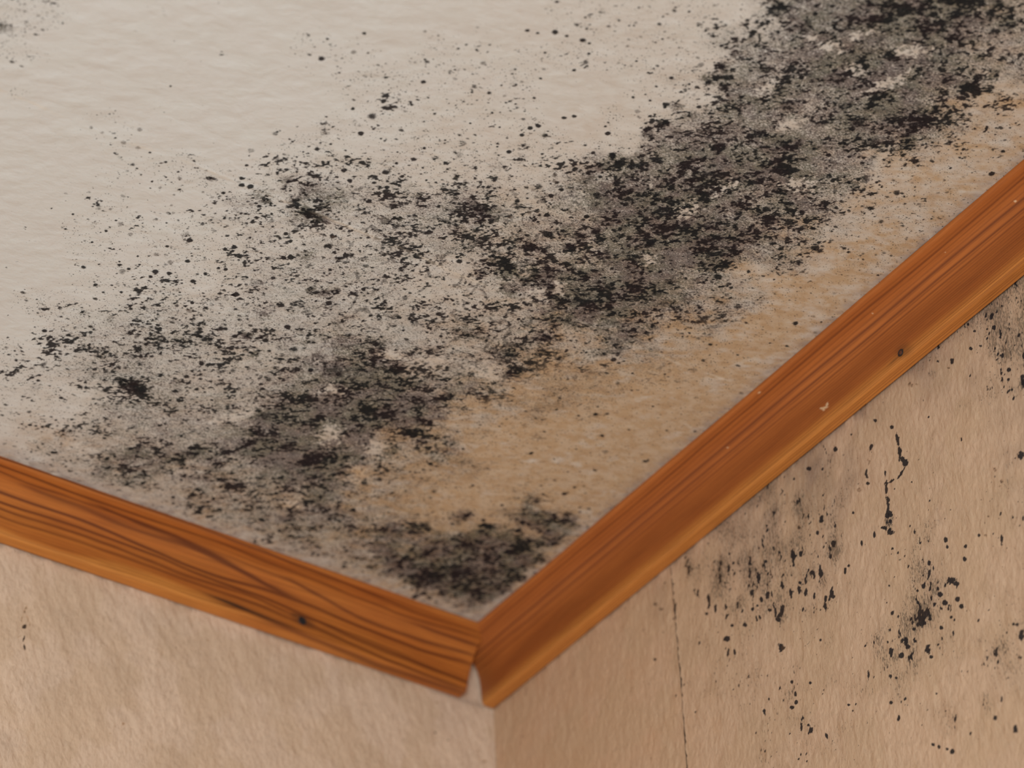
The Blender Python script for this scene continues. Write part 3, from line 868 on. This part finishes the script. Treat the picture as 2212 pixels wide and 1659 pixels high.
def build_trim(side):
    n = 150
    d, h = dense_profile(n)
    d = np.concatenate([d, BACK[:, 0]])
    h = np.concatenate([h, BACK[:, 1]])
    d = np.append(d, d[0])
    h = np.append(h, h[0])
    near, far = 0.0, (0.40 if side == 'left' else 0.52)
    ns = 660 if side == 'left' else 800
    t = np.concatenate([np.linspace(0, 1, ns - 24), 1 + np.linspace(0.15, 5.0, 24)])   # runs on far outside the picture
    if side == 'left':
        start = np.maximum(d, 0.0198 + 0.0040 * np.clip((h - 0.010) / 0.02, 0, 1))      # mitred flange, then a square cut that stops short
        start = np.where((d > 0.0196), np.maximum(start, d + 0.0004), start)
    else:
        start = np.where(d > 0.0198, d + 0.0005, 0.0018)                              # runs through to the left wall
        start = np.where((d > 0.0165) & (d <= 0.0198), 0.0018 + (d - 0.0165) / 0.0033 * (0.0200 - 0.0018), start)
    S = start[None, :] + (far - start[None, :]) * t[:, None]
    D = np.repeat(d[None], ns, 0)
    Hh = np.repeat(h[None], ns, 0)
    # slight waviness of the planed edge
    wv = fbm(S * 9, D * 0 + (2.5 if side == 'left' else 7.1), 33, 2) * 0.00025
    P = np.zeros(S.shape + (3,))
    if side == 'left':
        P[..., 0], P[..., 1], P[..., 2] = -S, -D - wv * (D > 0.001) - 0.0009, -Hh - 0.0004
    else:
        P[..., 1], P[..., 0], P[..., 2] = -S, -D - wv * (D > 0.001) - 0.0009, -Hh - 0.0004
    PX, PY = project(P)
    if side == 'left':
        V = (PY - (972 + .3618 * PX)) / (195 - 0.0178 * PX)
        g = line_field(PX, V + 0.006 * fbm(S * 30, D * 200, 5, 2), LINES_LEFT)
        sap_lit = np.clip(sstep(0.80, 0.88, V - 0.02 * fbm(S * 14, D * 0, 6, 2)) * (1 - sstep(420, 640, PX)), 0, 1) * 0.75
        sap_lit += 0.5 * sstep(0.88, 0.95, V) * sstep(560, 620, PX) * (1 - sstep(760, 900, PX))
    else:
        V = (PY - (2216.5 - .843 * PX)) / (189.5 + .025 * PX)
        g = line_field(PX, V + 0.004 * fbm(S * 12, D * 150, 5, 2), LINES_RIGHT)
        sap_lit = 0.75 * sstep(0.72, 0.84, V) * (1 - 0.3 * sstep(1800, 2200, PX))  # brightly lit underside painted in as a paler strip
        g = 1 - (1 - g) * (1 - 0.30 * np.exp(-((V - .60) / .13) ** 2))  # shade inside the cove painted in as a soft dark band
    spec = np.zeros(S.shape, np.float32)
    speck = np.zeros(S.shape, np.float32)

    def stamp(arr, x, y, rx, ry, an, a, soft=0.5):
        dx, dy = PX - x, PY - y
        c, sn = math.cos(an), math.sin(an)
        q = np.hypot((dx * c + dy * sn) / rx, (-dx * sn + dy * c) / ry)
        np.maximum(arr, a * (1 - sstep(1 - soft, 1 + soft, q)), out=arr)

    if side == 'left':
        stamp(spec, 655, 1341, 24, 9, .5, .55, .7)
        stamp(spec, 640, 1330, 14, 3, .2, .6, .6)
        stamp(spec, 505, 1306, 60, 3.2, .37, .95, .8)
        stamp(spec, 545, 1322, 60, 4, .40, .6, .8)
        stamp(spec, 590, 1340, 60, 3, .36, .4, .8)
    else:
        stamp(spec, 1952, 757, 17, 13, -.6, .35, .8)
        stamp(spec, 1935, 775, 24, 3, -.75, .4, .7)
        for (x, y, rx, ry, an) in ((1781, 881, 8, 2.4, -.3), (1786, 875, 2.2, 6, .3), (1774, 882, 3, 2, 0), (1779, 885, 3, 2.5, 0), (1788, 873, 2, 2, 0), (1640, 848, 3.5, 1.8, -.5),
                                   (2193, 435, 3, 2.5, 0), (1885, 677, 2, 1.5, 0), (1572, 967, 2, 1.5, 0), (2042, 545, 1.5, 1.2, 0)):
            stamp(speck, x, y, rx, ry, an, .75, .35)
    # open pores of late wood: the dark lines are slightly proud, earlier wood sunk
    P[..., 2] += 0.00006 * g
    maps = np.stack([np.clip(g, 0, .95) * (0.92 if side == 'left' else .85), np.clip(sap_lit, 0, 1), spec, speck], -1)
    name = 'trim_1' if side == 'left' else 'trim_2'
    me = grid_mesh(name, P, maps, flip=(side == 'left'))
    # close both cut ends
    nv = S.shape[1]
    bm_v = len(me.vertices)
    import bmesh
    bm = bmesh.new()
    bm.from_mesh(me)
    bm.verts.ensure_lookup_table()
    for row in (0, ns - 1):
        vs = [bm.verts[row * nv + i] for i in range(nv - 1)]
        try:
            fc = bm.faces.new(vs)
            fc.smooth = False
        except ValueError:
            pass
    bmesh.ops.recalc_face_normals(bm, faces=[f for f in bm.faces if len(f.verts) > 4])
    bm.to_mesh(me)
    bm.free()
    if side == 'left':
        mt = wood_material('left_varnished_pine', (0.47, 0.150, 0.024), (0.40, 0.112, 0.017), (0.095, 0.019, 0.004))
    else:
        mt = wood_material('right_varnished_pine', (0.43, 0.130, 0.026), (0.37, 0.105, 0.020), (0.130, 0.030, 0.008))
    o = link(name, me, mt)
    o['kind'] = 'structure'
    return o


def surface_point(side, px, py):
    """nearest profile point whose projection meets the pixel"""
    d, h = dense_profile(150)
    best = None
    for s in np.linspace(0.02, 0.52, 1200):
        if side == 'left':
            P = np.stack([np.full_like(d, -s), -d - 0.0009, -h - 0.0004], -1)
        else:
            P = np.stack([-d - 0.0009, np.full_like(d, -s), -h - 0.0004], -1)
        x, y = project(P)
        q = (x - px) ** 2 + (y - py) ** 2
        i = int(q.argmin())
        if best is None or q[i] < best[0]:
            i2 = min(max(i, 1), len(d) - 2)
            best = (q[i], P[i], d[i2 + 1] - d[i2 - 1], h[i2 + 1] - h[i2 - 1])
    _, p, dd, hh = best
    # outward normal of the profile in (d, h): rotate tangent
    nrm = np.array([-hh, dd])
    nrm /= np.linalg.norm(nrm)
    if nrm[0] < 0 and nrm[1] < 0 or (abs(nrm[0]) > abs(nrm[1]) and nrm[0] < 0) or (abs(nrm[1]) >= abs(nrm[0]) and nrm[1] < 0):
        nrm = -nrm
    N3 = np.array([0, -nrm[0], -nrm[1]]) if side == 'left' else np.array([-nrm[0], 0, -nrm[1]])
    return Vector(p), Vector(N3)


def lathe_on(name, p, nrm, rings, mat, parent, seg=28, squash=1.0, rough=0.0, seed=1):
    """small turned shape: rings (radius, height) along nrm"""
    q = nrm.to_track_quat('Z', 'Y')
    rr = np.random.default_rng(seed)
    wob = 1 + rough * rr.standard_normal(seg)
    vs, fs = [], []
    for r, z in rings:
        for k in range(seg):
            a = 2 * math.pi * k / seg
            vs.append(p + q @ Vector((r * wob[k] * math.cos(a), r * squash * wob[k] * math.sin(a), z)))
    for i in range(len(rings) - 1):
        for k in range(seg):
            k2 = (k + 1) % seg
            fs.append((i * seg + k, i * seg + k2, (i + 1) * seg + k2, (i + 1) * seg + k))
    fs.append(tuple(range((len(rings) - 1) * seg, len(rings) * seg)))
    me = bpy.data.meshes.new(name)
    me.from_pydata([tuple(v) for v in vs], [], fs)
    me.polygons.foreach_set('use_smooth', np.ones(len(me.polygons), dtype=bool))
    return link(name, me, mat, parent)


# plain materials for the parts that run on outside the picture
def plain(name, a, c2, bump):
    mt, nt, b = new_mat(name)
    N = NB(nt)
    co = N.coords()
    nt.links.new(N.mix(N.noise(co, 20, 4), a, c2), b.inputs['Base Color'])
    b.inputs['Roughness'].default_value = 0.75
    nt.links.new(N.bump(N.noise(co, 320, 4), 0.6, bump), b.inputs['Normal'])
    return mt


plain_paint = plain('plain_ceiling_paint', (0.645, 0.668, 0.68), (0.63, 0.645, 0.65), 0.0005)
paper_plain = plain('plain_wallpaper', (0.59, 0.42, 0.29), (0.54, 0.38, 0.26), 0.0009)

build_ceiling()
build_walls()
tl = build_trim('left')
tr = build_trim('right')
for o_, lb, ct in ((bpy.data.objects['ceiling'], 'off-white painted ceiling blotched with black mould and a tan water stain', 'ceiling'),
                   (bpy.data.objects['wall_left'], 'clean beige textured wall below the left wooden moulding', 'wall'),
                   (bpy.data.objects['wall_right'], 'mould-spotted beige wallpapered wall with a vertical seam and black crack', 'wall'),
                   (tl, 'orange-brown pine cove moulding along the left wall with bold wavy grain', 'moulding'),
                   (tr, 'orange-brown pine cove moulding rising along the right wall with straight grain', 'moulding')):
    o_['label'] = lb
    o_['category'] = ct

nail_mt, nt_, b_ = new_mat('dark_nail_metal')
b_.inputs['Base Color'].default_value = (0.035, 0.036, 0.040, 1)
b_.inputs['Metallic'].default_value = 0.6
b_.inputs['Roughness'].default_value = 0.45
knot_mt, nt_, b_ = new_mat('dark_knot_wood')
Nk = NB(nt_)
wv = Nk.noise(Nk.coords(), 900, 3)
nt_.links.new(Nk.mix(wv, (0.16, 0.045, 0.015), (0.045, 0.016, 0.008)), b_.inputs['Base Color'])
b_.inputs['Roughness'].default_value = 0.6
ring_mt, nt_, b_ = new_mat('burnt_rim')
b_.inputs['Base Color'].default_value = (0.018, 0.011, 0.009, 1)
b_.inputs['Roughness'].default_value = 0.7

p, nn = surface_point('left', 653, 1341)
p = p + nn * 0.0004
o = lathe_on('nail_head', p, nn, [(0.0024, 0.00002), (0.0023, 0.00012), (0.0019, 0.00012), (0.0016, 0.00002), (0.0008, 0.00005)], nail_mt, tl, rough=0.05, seed=3)
o['label'] = 'dark sunken nail head'
p, nn = surface_point('right', 1946, 763)
p = p + nn * 0.0003
k = lathe_on('knot', p, nn, [(0.0020, 0.00001), (0.0019, 0.00016), (0.0015, 0.00018), (0.00135, 0.00005), (0.0006, 0.00012)], ring_mt, tr, rough=0.06, seed=4)
k['label'] = 'small dark round knot'
c = lathe_on('knot_core', p, nn, [(0.00115, 0.00006), (0.0010, 0.00022), (0.0005, 0.00026)], knot_mt, k, rough=0.12, seed=5)
c['label'] = 'brown centre of the knot'
